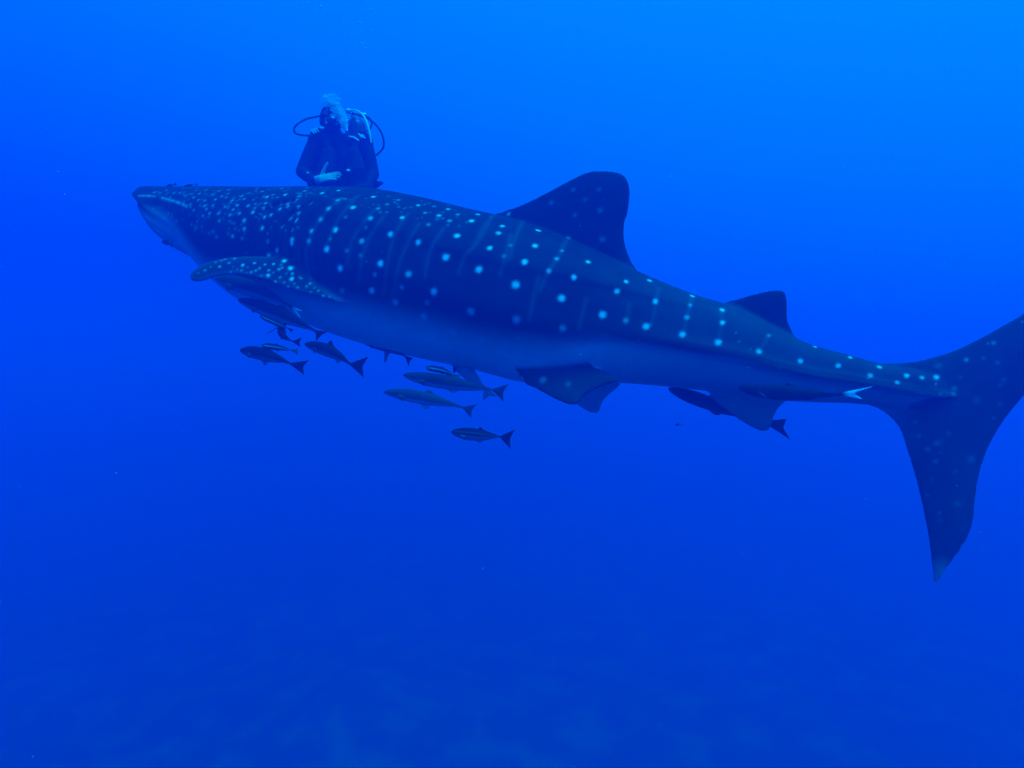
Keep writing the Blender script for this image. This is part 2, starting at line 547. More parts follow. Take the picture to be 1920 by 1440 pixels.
shark_me = fuse(parts, 0.0085, 4)
sc = coords(shark_me); sn_ = normals(shark_me)
xa = (sc - A0) @ AX; sd = (sc - A0) @ NEAR; zz = sc[:, 2]
cc_ = np.interp(xa, RX, RC); aa_ = np.interp(xa, RX, RA); bb_ = np.interp(xa, RX, RB)
vv = (zz - cc_) / aa_; ww = sd / bb_
rho = np.sqrt(vv ** 2 + ww ** 2)

# gill slits: shallow curved grooves ahead of and above the pectoral fin
tree = BVHTree.FromPolygons([tuple(p) for p in sc], [tuple(p.vertices) for p in shark_me.polygons])
def polyline(pts, n=6):
    c = catmull([np.array(p, float) for p in pts], n)
    return np.array([h for h in (hit(x, y, tree) for x, y in c) if h is not None])
GILLS = [[(548, 374), (522, 380), (500, 390), (484, 406), (473, 426), (466, 450), (462, 470)],
         [(556, 392), (536, 410), (522, 432), (514, 455), (510, 472)],
         [(580, 378), (563, 392), (549, 412), (540, 436), (537, 460), (540, 482)],
         [(604, 385), (585, 402), (571, 424), (562, 448), (560, 470), (566, 496)],
         [(622, 402), (606, 422), (594, 446), (588, 470), (590, 500)]]
def line_dist(pl3, pts, pad=.08):
    d = np.full(len(pts), 9.0)
    lo, hi = pl3.min(0) - pad, pl3.max(0) + pad
    idx = np.nonzero(((pts > lo) & (pts < hi)).all(1))[0]
    sub = pts[idx]
    for a, b in zip(pl3[:-1], pl3[1:]):
        e = b - a
        t = np.clip(((sub - a) @ e) / max(e @ e, 1e-9), 0, 1)
        d[idx] = np.minimum(d[idx], np.linalg.norm(sub - (a + t[:, None] * e), axis=1))
    return d
gill = np.zeros(len(sc))
for g, s in zip(GILLS, (1, .8, 1, .7, .5)):
    g3 = polyline(g)
    for q in (g3, mirror(g3)):
        gill = np.maximum(gill, s * np.exp(-(line_dist(q, sc) / .016) ** 2))
set_coords(shark_me, sc - sn_ * (gill * .022)[:, None])

# pigment ---------------------------------------------------------------
bpx = np.array([(267, .08), (310, .05), (380, .02), (420, -.12), (470, -.45), (540, -.55), (640, -.52), (800, -.55), (950, -.58), (1060, -.52), (1150, -.34), (1220, -.28), (1400, -.20), (1640, -.14), (1815, -.2)])
vb = np.interp(xa, xa_of(bpx[:, 0]), bpx[:, 1])
soft = np.interp(xa, xa_of(np.array([322, 420, 560, 1050, 1200])), [.16, .30, .20, .24, .05])
belly = smoothstep(vb + soft, vb - soft, vv)
belly *= np.interp(xa, xa_of(np.array([322, 400, 600, 1050, 1250, 1640])), [.38, .68, .9, .80, .40, .32])
# fins
def near_fin(name, tol):
    o3, p0, ex, ey, n = FINS[name]
    q = np.stack([(sc - p0) @ ex, (sc - p0) @ ey], 1)
    oq = np.stack([(o3 - p0) @ ex, (o3 - p0) @ ey], 1)
    m = (np.abs((sc - p0) @ n) < tol)
    m[m] = inside(q[m], oq) | (seg_dist(q[m], oq) < .02)
    return m
outside = rho > 1.06
fm = near_fin('caudal', .06) & (outside | (xa > xa_of(1700)))
cau = smoothstep(xa_of(1640), xa_of(1730), xa) * fm
belly = belly * (1 - cau) + cau * 0.05
lowtip = P(1752, 1095, 2.9)
dt_ = np.linalg.norm(sc - on_plane(1762, 1085), axis=1)
belly = np.maximum(belly, .40 * smoothstep(.16, .02, dt_))
belly[near_fin('anal', .05) & outside] = .22
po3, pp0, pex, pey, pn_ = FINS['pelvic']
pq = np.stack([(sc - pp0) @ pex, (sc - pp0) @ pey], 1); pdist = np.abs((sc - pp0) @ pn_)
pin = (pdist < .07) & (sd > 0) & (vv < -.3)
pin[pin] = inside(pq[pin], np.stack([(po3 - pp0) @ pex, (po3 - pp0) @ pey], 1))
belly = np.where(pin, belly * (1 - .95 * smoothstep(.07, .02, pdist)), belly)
belly[near_fin('pelvic', .05) & outside] = .03
belly[near_fin('pelvic_far', .05) & outside & (sd < 0)] = .55
for name in ('dorsal', 'dorsal2'):
    belly[near_fin(name, .06) & (vv > .5)] = 0.0
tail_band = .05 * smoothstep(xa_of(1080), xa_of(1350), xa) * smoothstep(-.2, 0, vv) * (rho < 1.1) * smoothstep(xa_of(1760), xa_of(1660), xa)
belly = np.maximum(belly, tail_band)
o3, p0, ex, ey, n = FINS['pectoral']
scm = np.where((sd < 0)[:, None], mirror(sc), sc)
q = np.stack([(scm - p0) @ ex, (scm - p0) @ ey], 1); oq = np.stack([(o3 - p0) @ ex, (o3 - p0) @ ey], 1)
pm = (np.abs((scm - p0) @ n) < .05) & outside
pm[pm] = inside(q[pm], oq) | (seg_dist(q[pm], oq) < .02)
nz = np.where(sd < 0, np.einsum('ij,j->i', sn_ - 2 * (sn_ @ NEAR)[:, None] * NEAR, n), sn_ @ n)
edge = np.exp(-(seg_dist(q, oq) / .018)) * pm
belly = np.where(pm, np.where(nz > -.2, .01 + .12 * edge, .75), belly)

# spots: pixel, size in pixels, strength; each sits on the skin where it shows and again, loosely, on the far flank
SPOTS = """
312 357 4 .4;326 362 4 .45;337 362 4 .4;347 367 4 .4;363 370 4 .45;372 375 4 .45;384 376 4 .45;384 386 4 .45;399 385 4 .4;387 392 4 .45;393 400 4 .4;410 400 5 .4;404 374 4 .5
410 358 4 .4;387 356 4 .35;374 363 4 .5;398 365 4 .4;416 368 4 .45;429 356 4 .4;428 363 4 .4;435 376 4 .5;445 385 4.5 .5;422 388 4 .45;437 393 4 .45;431 403 5 .4;449 400 5 .4;465 386 4.5 .55
474 398 5 .75;458 413 5.5 .5;458 429 5.5 .45;436 443 5 .45;411 414 5 .3;399 435 5 .2;380 405 4.5 .3;406 444 5 .2;291 360 4 .35;363 394 4 .3;357 383 4 .35;300 362 3.5 .3;319 370 3.5 .3;345 378 3.5 .3
492 359 3.5 .85;482 353 3 .6;529 353 4 .55;535 365 5 .95;501 369 4.5 .85;498 381 4.5 .55;494 389 4 .45;458 373 4 .45;453 368 4 .4;424 370 4 .35;428 356 4 .3;467 362 4 .3;512 365 4 .4;520 370 4 .3;478 390 4 .35;479 382 4 .3
572 358 5 .45;577 352 4 .35;502 453 6 .22;529 423 6 .22;454 447 5 .2;496 407 5 .6;508 403 5 .55;492 428 5.5 .65;537 377 4.5 .5;527 382 4.5 .55;525 392 5 .6;540 387 5 .45;540 382 5 .4;544 408 5 .4;547 431 6 .28;559 387 5 .45
558 397 6 .4;557 374 4.5 .35;560 368 4.5 .35;563 363 4.5 .3;554 412 6.5 1;581 380 6 1;604 362 5.5 1;635 357 4.5 1;700 369 5 1;662 389 7 .85;634 375 6.5 .4;616 391 7 .5;601 411 7 .5;584 433 6.5 .65;579 452 7 .45
547 450 7 .75;547 456 6 .6;629 431 7 1;613 467 8 1;619 448 5 .25;638 503 8 .95;641 545 8 .22;695 409 7 .55;709 391 6 .35;678 452 7.5 .55;686 427 5 .2;648 407 5 .2;650 470 6 .22;732 439 7 1;713 494 8 1;703 515 6 .3
697 545 8 .55;676 479 6 .2;519 469 6 .45;503 479 6 .7;784 385 5 .95;754 408 6 .95;784 454 7.5 .85;747 375 5 .4;726 383 5 .35;748 388 4 .25;729 368 4 .2;797 399 5 .4;823 404 6 .8;840 392 5.5 .8;814 387 5 .35;843 414 6 .4
858 402 5.5 .4;884 414 6.5 1;896 402 5.5 .9;857 442 7.5 1;836 482 9 1;803 421 6 .28;766 514 8.5 .65;753 538 7 .3;813 547 9 .75;742 567 9 .3;794 594 10 .25;801 568 7 .18;898 505 9 .95;883 584 10 .45;850 624 9 .12;904 636 9 .12
968 600 11 .35;967 534 10 1;918 465 7 .95;935 437 7 .75;942 424 6 .85;954 401 5.5 .4;984 491 8 1;945 480 6 .22;957 460 5 .25;701 515 5 .2;1009 432 7 1;1003 461 7 1;1044 485 6 .5;1029 508 7 .5;1054 470 5.5 .35;1065 447 7 .22
1078 403 7 .2;1125 394 8 .32;1129 449 9 .32;1034 380 7 .25;1075 356 7 .22;1123 355 7 .2;1097 374 7 .18;1103 491 6.5 .95;1076 520 7.5 1;1053 559 10 1;1174 528 6.5 .9;1157 546 7.5 1;1130 590 10 .95;1218 526 7 .8;1229 565 7.5 1
1212 612 9.5 .9;1173 601 8 .35;1298 555 7 .8;1294 572 6 .4;1288 595 7.5 .5;1280 627 9 .85;1055 616 10 .3;1354 581 7 1;1355 605 7 1;1347 642 9 .85;1423 659 8 .8;1501 677 8 .8;1572 686 7.5 .8;1528 650 6 .9;1594 670 6.5 .9
1649 688 7 .9;1632 704 7.5 .6;1682 717 7 .6;1442 629 6 .3;1700 704 7.5 .9;1729 708 6.5 .75;1756 707 8 .95;1812 674 6.5 .75;1863 643 6.5 .6;1853 644 5 .35;1870 680 8 .2;1790 728 8 .4;1788 738 7 .3;1875 722 8 .15;1917 604 3.5 .6
1723 817 8 .2;1739 842 8 .25;1754 865 8 .22;1778 813 7 .14;1748 898 7 .12;1018 712 10 .5;1065 720 9 .25;1462 690 4 .15;1386 640 3 .3;1408 655 3 .2;1380 624 3 .3;1755 720 3 .5;1628 709 2.5 .9
455 497 6 .95;412 500 5 .6;415 489 4 .5;405 492 4 .4;429 493 5 .45;440 485 4 .7;422 486 4 .4;477 493 5 .75;497 496 5 .6;513 495 5 .85;487 503 5 .55;504 507 5 .65;523 505 5 .7;529 502 4.5 .5;527 497 4 .4;545 503 6.5 1;533 489 6 1;453 507 5 .5
480 507 5 .55;471 510 5 .55;503 516 7 1;547 523 8 1;548 513 5 .75;525 520 5 .5;516 529 5.5 .75;490 517 4.5 .35;540 538 5 .65;558 539 5 .4;575 537 5 .5;583 547 4 .4;606 555 6 .7;581 532 5 .7;565 522 4.5 .45;533 529 4.5 .35;552 532 4.5 .35
384 507 5 .45;437 500 4 .25;433 510 5 .35;562 520 4 .4;597 545 5 .4;395 500 4 .3;372 512 4 .25;462 512 4 .3;445 505 4 .3;465 501 4 .3;512 511 4 .35;537 513 4 .3;590 540 4 .4;618 556 5 .4
"""
finny = (rho > 1.12) & ~pm
spot = np.zeros(len(sc))
wob = rng.normal(0, 1, (len(sc),))
from mathutils.kdtree import KDTree
kd = KDTree(len(sc))
for i, p in enumerate(sc):
    kd.insert(p, i)
kd.balance()
def add_spot(p, r, s):
    near = kd.find_range(Vector(p), r * 1.7)
    if not near:
        return
    idx = np.array([k[1] for k in near]); d = np.array([k[2] for k in near]) / r
    o_ = sc[idx] * 95 + p[0] * 40
    wv = np.sin(o_[:, 0] + 1.7 * np.sin(o_[:, 2] * 1.3)) * np.sin(o_[:, 2] * 1.1 + 1.2 * np.sin(o_[:, 0]))
    val = s ** .95 * np.exp(-(d * (1 + .14 * wv) / .86) ** 3.2)
    spot[idx] = np.maximum(spot[idx], val)
def tree_near(h):
    return kd.find(Vector(h))[1]
for item in SPOTS.replace('\n', ';').split(';'):
    if not item.strip():
        continue
    x, y, r, s = map(float, item.split())
    h = hit(x, y, tree)
    if h is None:
        continue
    k = tree_near(h)
    rm = r * (.54 if pm[k] else .80) * h[1] / FPX
    rm *= 1.0 if x < 1050 else (.92 if x < 1500 else .82)
    if finny[k]:
        s *= .5
    add_spot(h, rm, s)
    if abs(np.dot(h - A0, NEAR)) > .06:
        m = mirror(h) + rng.normal(0, .012, 3)
        loc, *_ = tree.find_nearest(Vector(m))
        add_spot(np.array(loc), rm, s * rng.uniform(.8, 1))

# fine freckles between the spots of the head and along the back
r5 = np.random.default_rng(21)
for k in range(270):
    x = r5.uniform(285, 560) if k < 200 else r5.uniform(560, 880)
    y0, y1 = (352, 440) if k < 200 else (352 + max(0, (x - 700)) * .17, 385 + max(0, (x - 640)) * .2)
    y = y0 + (y1 - y0) * r5.uniform(0, 1) ** 1.4
    h = hit(x, y, tree)
    if h is None or pm[tree_near(h)] or finny[tree_near(h)]:
        continue
    rm = r5.uniform(1.8, 3.2) * h[1] / FPX
    sv_ = r5.uniform(.10, .28)
    add_spot(h, rm, sv_); add_spot(mirror(h), rm, sv_)

# a few faint marks on the tail
for k in range(34):
    x, y = r5.uniform(1690, 1915), r5.uniform(640, 1000)
    h = hit(x, y, tree)
    if h is not None:
        add_spot(h, r5.uniform(3, 8) * h[1] / FPX, r5.uniform(.03, .11))
BARS = [[(634, 375), (616, 392), (601, 411), (588, 432), (579, 452), (574, 475), (577, 505), (588, 535)],
        [(672, 366), (652, 388), (634, 412), (622, 436), (613, 462)], [(700, 395), (680, 420), (663, 445), (655, 470), (650, 500)],
        [(720, 405), (695, 440), (683, 470), (676, 500), (672, 530)], [(765, 400), (745, 430), (735, 455), (728, 485), (723, 520), (718, 552)],
        [(785, 420), (765, 455), (750, 490), (740, 535), (735, 565)], [(832, 428), (812, 458), (802, 486), (797, 520)],
        [(915, 420), (895, 455), (872, 480), (860, 512)], [(930, 398), (905, 430), (888, 460)], [(958, 440), (948, 482), (938, 515)], [(980, 415), (964, 452), (955, 485)],
        [(1298, 555), (1293, 575), (1287, 600), (1280, 627)], [(1355, 581), (1352, 612), (1347, 642)], [(1062, 450), (1045, 485), (1028, 510), (1012, 545)],
        [(1010, 520), (1000, 560), (992, 600)], [(1100, 560), (1092, 590), (1086, 615)], [(1180, 570), (1176, 600)], [(1235, 540), (1228, 580), (1222, 610)], [(1440, 629), (1432, 645), (1423, 659)]]
bar = np.zeros(len(sc))
for b in BARS:
    b3 = polyline(b, 4)
    if len(b3) < 2:
        continue
    for q_ in (b3, mirror(b3)):
        bar = np.maximum(bar, .095 * np.exp(-(line_dist(q_, sc) / .013) ** 2))
lipn = .45 + .55 * np.sin(xa * 61 + 1.3 * np.sin(xa * 23)) ** 2
# highlights along the lips, painted into the skin colour
for pts, s in (([(262, 367), (275, 367), (290, 368)], .5), ([(304, 371), (316, 374), (326, 377), (340, 382), (350, 387)], .5), ([(290, 428), (300, 436), (312, 446), (324, 454), (337, 458)], .6)):
    l3 = polyline(pts, 6)
    if len(l3) > 1:
        for q_ in (l3, mirror(l3)):
            spot = np.maximum(spot, s * lipn * np.exp(-(line_dist(q_, sc) / .009) ** 2))
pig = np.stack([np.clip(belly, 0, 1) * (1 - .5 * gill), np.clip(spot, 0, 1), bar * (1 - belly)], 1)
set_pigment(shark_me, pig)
s_org = np.array([*(A0 + AX * 2.6)[:2], 0.75])
recentre(shark_me, s_org)
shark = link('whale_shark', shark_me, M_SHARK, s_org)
tag(shark, 'huge dark whale shark with pale spots in rows, gliding left through open water', 'whale shark')
# ---------------------------------------------------------------- companion fish
M_SUCK = skin_material('sharksucker_skin', (.014, .014, .016), (.05, .05, .05), (.75, .78, .78), rough=0.6, spec=0.06, scale=24)
PROF = [(0.0, .10), (.03, .34), (.09, .58), (.18, .80), (.30, .97), (.42, 1.0), (.55, .92), (.68, .72), (.80, .46), (.90, .28), (1.0, .20)]
PROF_SLIM = [(0.0, .22), (.03, .50), (.10, .78), (.22, .98), (.38, 1.0), (.55, .88), (.70, .66), (.82, .46), (.92, .32), (1.0, .26)]

def make_fish(name, label, cat, group, nose, ped, Yn, Yp, height, tips, mid=None, kind='cobia', tail_tone=0.0, dorsal=None, lower=None,
              side_fins=None, width=.62, belly=.9, notch=.22, voxel=.0035, stripe=0.0, pect=.55, dark=0.0, haze_tone=0.0):
    A = P(*nose, Yn); B = P(*ped, Yp)
    ex = unit(B - A)
    side = unit(np.cross(ex, ZUP)); side = side if side[1] < 0 else -side      # the flank towards the camera
    ey = unit(ZUP - np.dot(ZUP, ex) * ex)
    O = (A + B) / 2
    nrm = np.cross(ex, ey)
    def q2(px, py):
        w = ray_plane(px, py, A, side) - O
        return np.array([w @ ex, w @ ey])
    a2, b2 = q2(*nose), q2(*ped)
    m2 = q2(*mid) if mid is not None else (a2 + b2) / 2
    c2 = 2 * m2 - (a2 + b2) / 2
    pxm = FPX / ((Yn + Yp) / 2)
    H = height / pxm / 2
    ts = np.concatenate([[0, .008, .02, .04], np.linspace(.07, 1, 22)])
    cen = ((1 - ts) ** 2)[:, None] * a2 + (2 * ts * (1 - ts))[:, None] * c2 + (ts ** 2)[:, None] * b2
    tan = np.gradient(cen, ts, axis=0); tan /= np.linalg.norm(tan, axis=1)[:, None]
    nor = np.stack([-tan[:, 1], tan[:, 0]], 1)
    pr = np.array(PROF if kind == 'cobia' else PROF_SLIM)
    hh = np.interp(ts, pr[:, 0], pr[:, 1]) * H
    th = np.linspace(0, 2 * math.pi, 20, endpoint=False)
    def w3(p, off=0.0):
        return O + p[0] * ex + p[1] * ey + off * side
    rings = []
    for c, n_, h, t in zip(cen, nor, hh, ts):
        wd = h * (width if t > .25 else width * (1.25 - t)) * (1 - .35 * max(0, t - .7) / .3)
        rings.append(np.array([w3(c + n_ * h * math.sin(a), wd * math.cos(a)) for a in th]))
    sh = [tube(rings)]
    def plate2(poly, tmax, k=4, at=0.0):
        o3 = catmull([w3(np.asarray(p), at) for p in poly], k, True)
        sh.append(plate(o3, O + at * side, ex, ey, tmax, .02, .012, None, .0022))
    L = np.linalg.norm(b2 - a2)
    # tail: two lobes and the notch between
    u, l = q2(*tips[0]), q2(*tips[1])
    hb = hh[-1]
    t1 = tan[-1]; n1 = nor[-1]
    base_u, base_l = b2 + n1 * hb * .9 - t1 * L * .06, b2 - n1 * hb * .9 - t1 * L * .06
    fork = b2 + ((u + l) / 2 - b2) * (1 - notch)
    plate2([base_u, b2 + n1 * hb * 1.0, b2 + (u - b2) * .5 + n1 * hb * .35, u, u + (fork - u) * .12 - t1 * hb * .1, (u + fork) / 2 - t1 * hb * .25, fork, (l + fork) / 2 - t1 * hb * .25, l + (fork - l) * .12 - t1 * hb * .1,
            l, b2 + (l - b2) * .5 - n1 * hb * .35, b2 - n1 * hb * 1.0, base_l], .004)
    # back and anal fins, low and swept
    def along(t, s):
        i = np.interp(t, ts, np.arange(len(ts)))
        c = np.array([np.interp(i, np.arange(len(ts)), cen[:, k]) for k in (0, 1)]); n_ = np.array([np.interp(i, np.arange(len(ts)), nor[:, k]) for k in (0, 1)])
        return c + n_ * np.interp(t, ts, hh) * s
    dt, dhh = dorsal if dorsal else (.52, 1.42)
    plate2([along(dt - .12, .7), along(dt - .04, 1.08), along(dt, dhh), along(dt + .04, dhh * .96), along(dt + .10, 1.18), along(dt + .32, 1.25), along(dt + .36, .8), along(dt + .1, .5)], .003)
    lt, lh = lower if lower else (.56, 1.5)
    plate2([along(lt - .08, -.7), along(lt - .03, -1.1), along(lt + .03, -lh), along(lt + .07, -lh * .93), along(lt + .10, -1.15), along(lt + .30, -1.2), along(lt + .34, -.8), along(lt + .1, -.5)], .003)
    # paired fins held out from the flanks
    for sg in (1, -1):
        root = along(.22, -.25)
        r3 = w3(root, sg * H * width * .8)
        dirb = unit(ex * tan[5][0] + ey * tan[5][1]); out = unit(side * sg * .75 - ey * .65 + dirb * .55)
        pts = [r3 - dirb * H * .1, r3 + out * H * pect * 1.2 + dirb * H * .05, r3 + out * H * pect * 2.2 + dirb * H * .5, r3 + out * H * pect * 1.5 + dirb * H * .75, r3 + dirb * H * .55, r3 - out * H * .15 + dirb * .2 * H]
        pe = unit(dirb); pf = unit(out - np.dot(out, pe) * pe)
        sh.append(plate(catmull(pts, 3, True), r3, pe, pf, .003, .015, .010, None, .002))
    me = fuse(sh, voxel, 2)
    co = coords(me) - O
    q = np.stack([co @ ex, co @ ey], 1)
    d2 = ((q[:, None, :] - cen[None]) ** 2).sum(2)
    # signed height over the centre line, in half heights
    k = d2.argmin(1)
    sgn = ((q - cen[k]) * nor[k]).sum(1) / np.maximum(hh[k], 1e-4)
    tt = ts[k]
    istail = ((q - b2) @ t1 > 0)
    wid = np.abs(co @ side) / np.maximum(hh[k] * width, 1e-4)
    bel = belly * (wid < 1.25) * smoothstep(-.05, -.75, sgn) * ~istail
    sp = np.zeros(len(q))
    if stripe:
        for off in ((.30, -.30) if kind == 'cobia' else (.12,)):
            sp = np.maximum(sp, stripe * np.exp(-((sgn - off) / (.13 if kind == 'cobia' else .16)) ** 2) * smoothstep(.02, .12, tt) * ~istail)
    if tail_tone:  # light caught by the tail lobes, painted into the pigment
        g = np.clip(((q - b2) @ t1) / (.16 * L), 0, 1)
        edge = np.exp(-(np.minimum(np.linalg.norm(np.cross(np.pad(q - b2, ((0, 0), (0, 1))), np.pad((u - b2) / np.linalg.norm(u - b2), (0, 1))), axis=1),
                                   np.linalg.norm(np.cross(np.pad(q - b2, ((0, 0), (0, 1))), np.pad((l - b2) / np.linalg.norm(l - b2), (0, 1))), axis=1)) / (.16 * np.linalg.norm(u - l))) ** 2)
        sp = np.maximum(sp, tail_tone * istail * smoothstep(.1, .7, g) * (.25 + .75 * edge))
    # eye
    e2 = along(.085, .18)
    sp[np.linalg.norm(q - e2, axis=1) < H * .10] = 0
    if dark:
        bel *= (1 - dark)
    bel = np.maximum(bel, haze_tone * (wid < 1.3))  # haze over some fish, painted in as a paler skin
    set_pigment(me, np.stack([bel, sp, np.zeros(len(q))], 1))
    recentre(me, O)
    ob = link(name, me, M_SUCK if kind == 'slim' else M_FISH, O)
    return tag(ob, label, cat, group)

GC = 'cobia swimming under the whale shark'
GS = 'small sharksuckers around the whale shark'
make_fish('cobia', 'large hazy grey fish with brightly lit tail, tucked right under the pectoral fin', 'fish', GC, (404, 523), (543, 574), 4.0, 3.85, 31, [(571, 584), (567, 600)], mid=(470, 541), tail_tone=1.0, pect=.7, notch=.4, belly=.8, haze_tone=.10)
make_fish('cobia', 'large grey fish with dark forked tail, just below the fish with bright tail', 'fish', GC, (446, 562), (592, 621), 3.95, 3.75, 28, [(618, 621), (593, 641)], mid=(520, 588), belly=.75)
make_fish('sharksucker', 'small dark sucker fish with a pale stripe, pressed under the larger fish by the throat', 'fish', GS, (488, 592), (541, 616), 3.72, 3.62, 11, [(552, 617), (548, 625)], kind='slim', stripe=.55)
make_fish('cobia', 'small dark fish with curved body and fins spread wide, head up', 'fish', GC, (536, 604), (549, 640), 3.66, 3.6, 17, [(567, 632), (563, 651)], mid=(528, 624), pect=1.6, width=.8, dark=.6)
make_fish('cobia', 'dark fish with rounded head and broad forked tail, lowest at the front of the group', 'fish', GC, (450, 657), (545, 682), 3.75, 3.6, 25, [(580, 675), (571, 704)], mid=(496, 665), lower=(.50, 1.7), dark=.45)
make_fish('sharksucker', 'slim dark sucker fish with pale stripe just above the dark round headed fish', 'fish', GS, (491, 648), (548, 657), 3.68, 3.62, 12, [(559, 651), (560, 667)], mid=(516, 651), kind='slim', stripe=.6, notch=.1, tail_tone=.25)
make_fish('cobia', 'dark fish with raised jagged back fin and widely forked tail', 'fish', GC, (571, 645), (656, 682), 3.7, 3.55, 24, [(692, 668), (682, 708)], mid=(618, 659), dorsal=(.46, 1.75), lower=(.70, 2.0), dark=.35)
make_fish('cobia', 'fish half hidden behind the white belly, only its dark tail hanging clear', 'fish', GC, (678, 640), (760, 668), 4.15, 4.0, 18, [(775, 671), (767, 690)], mid=(722, 651), lower=(.54, 3.4), dark=.5)
make_fish('sharksucker', 'slim dark sucker fish with pale stripe riding above a long grey fish', 'fish', GS, (799, 690), (853, 704), 3.55, 3.5, 12, [(866, 700), (863, 709)], mid=(826, 694), kind='slim', stripe=.65, tail_tone=.3)
make_fish('cobia', 'longest grey fish below the belly, faint tail touching a pale hanging fish', 'fish', GC, (756, 703), (924, 731), 3.65, 3.5, 27, [(955, 719), (945, 754)], mid=(836, 717), belly=.9, haze_tone=.12)
make_fish('cobia', 'pale fish hanging steeply from the belly behind the longest grey fish', 'fish', GC, (842, 668), (908, 726), 3.95, 3.8, 27, [(935, 744), (905, 752)], mid=(876, 698), belly=1.0, notch=.2, haze_tone=.9)
make_fish('cobia', 'pale grey fish with a hump on its back, alone under the longest fish', 'fish', GC, (720, 735), (868, 764), 3.6, 3.45, 25, [(896, 757), (884, 785)], mid=(792, 746), dorsal=(.56, 1.55), lower=(.52, 1.75), belly=1.0, haze_tone=.17)
make_fish('cobia', 'dark backed fish with white belly and black forked tail, lowest of all the fish', 'fish', GC, (846, 810), (938, 819), 3.5, 3.4, 24, [(967, 804), (958, 843)], mid=(892, 815), dorsal=(.58, 1.45), belly=.9, stripe=.09, dark=.3)
make_fish('cobia', 'black fish behind the anal fin of the shark, pointed tail showing past it', 'fish', GC, (1253, 728), (1432, 790), 3.72, 3.62, 27, [(1476, 785), (1484, 826)], mid=(1330, 756), dark=.85)
make_fish('cobia', 'dark fish with brilliantly lit tail close beside the tail stalk of the shark', 'fish', GC, (1384, 726), (1574, 739), 3.05, 2.92, 29, [(1646, 722), (1620, 750)], mid=(1470, 737), tail_tone=1.0, notch=.48, dark=.95, lower=(.72, 1.3))
make_fish('pilot_fish', 'tiny dark fish lifting off the top of the snout', 'fish', 'tiny fish at the head of the shark', (310, 352), (326, 346), 4.75, 4.75, 7, [(331, 341), (332, 348)], voxel=.003, dark=.8)
make_fish('pilot_fish', 'tiny slim fish skimming the crown of the head', 'fish', 'tiny fish at the head of the shark', (344, 349.5), (365, 346.5), 4.75, 4.72, 5, [(371, 343), (372, 349)], voxel=.003, dark=.6)
make_fish('pilot_fish', 'tiny dark fish under the lower jaw', 'fish', 'tiny fish at the head of the shark', (304, 452), (319, 459), 4.45, 4.4, 8, [(325, 459), (322, 465)], voxel=.003, dark=.5)
make_fish('pilot_fish', 'lone tiny fish far off in the blue under the tail stalk', 'fish', None, (1266, 797), (1276, 795.5), 6.5, 6.5, 5, [(1280, 793), (1280, 798)], voxel=.004, dark=.8)
# ---------------------------------------------------------------- diver behind the shark
YD = 5.4
M_SUIT = plain('neoprene', (.020, .021, .024), .75, .35, 25, bump=.3)
M_BCD = plain('nylon', (.013, .013, .016), .7, .3, 40, bump=.3, spec=.1)
M_SKIN = plain('skin', (.62, .43, .33), .5, .12, 30)
M_TANK = plain('painted_steel', (.05, .05, .055), .35, .2, 12)
M_CHROME = plain('chrome', (.75, .76, .78), .22, .08, 20, metal=.6)
M_RUBBER = plain('hose_rubber', (.018, .018, .02), .5, .2, 20, spec=.2)
M_YELLOW = plain('pale_hose', (.80, .84, .55), .4, .08, 20)
M_WEB = plain('pale_webbing', (.70, .72, .70), .5, .15, 60)
M_GLASS = plain('mask_lens', (.05, .06, .07), .08, .05, 10)
M_FINS = plain('fin_rubber', (.03, .03, .04), .5, .25, 15)
D = lambda x, y, Y=YD: P(x, y, Y)
PXM = FPX / YD
diver_o = D(640, 372, 5.47)
person = bpy.data.objects.new('person', None); COL.objects.link(person); person.location = [float(v) for v in diver_o]
tag(person, 'scuba diver in black wetsuit upright behind the shark, arms folded, bubbles over the head', 'person')

pel, ches, neck = D(640, 372, 5.47), D(638, 300, 5.46), D(630, 256, 5.44)
head = D(620, 228, 5.40)
shR, shL = D(595, 262, 5.45), D(683, 265, 5.47)
elR, elL = D(567, 322, 5.38), D(699, 326, 5.42)
wrR, wrL = D(590, 341, 5.22), D(688, 350, 5.26)
hpR, hpL = D(622, 384, 5.5), D(660, 385, 5.5)
knR, knL = D(612, 462, 5.40), D(670, 464, 5.46)
anR, anL = D(606, 497, 5.80), D(678, 493, 5.86)
body = []
body.append(swept([pel, pel * .5 + ches * .5, ches, neck * .35 + ches * .65], [.155, .150, .175, .15], 20, (np.array([0, 1.0, 0]), .68)))
body.append(swept([shR, neck * .6 + ches * .4, shL], [.078, .10, .078], 16))
body.append(swept([ches * .3 + neck * .7, neck, head - ZUP * .05], [.085, .066, .066], 16))
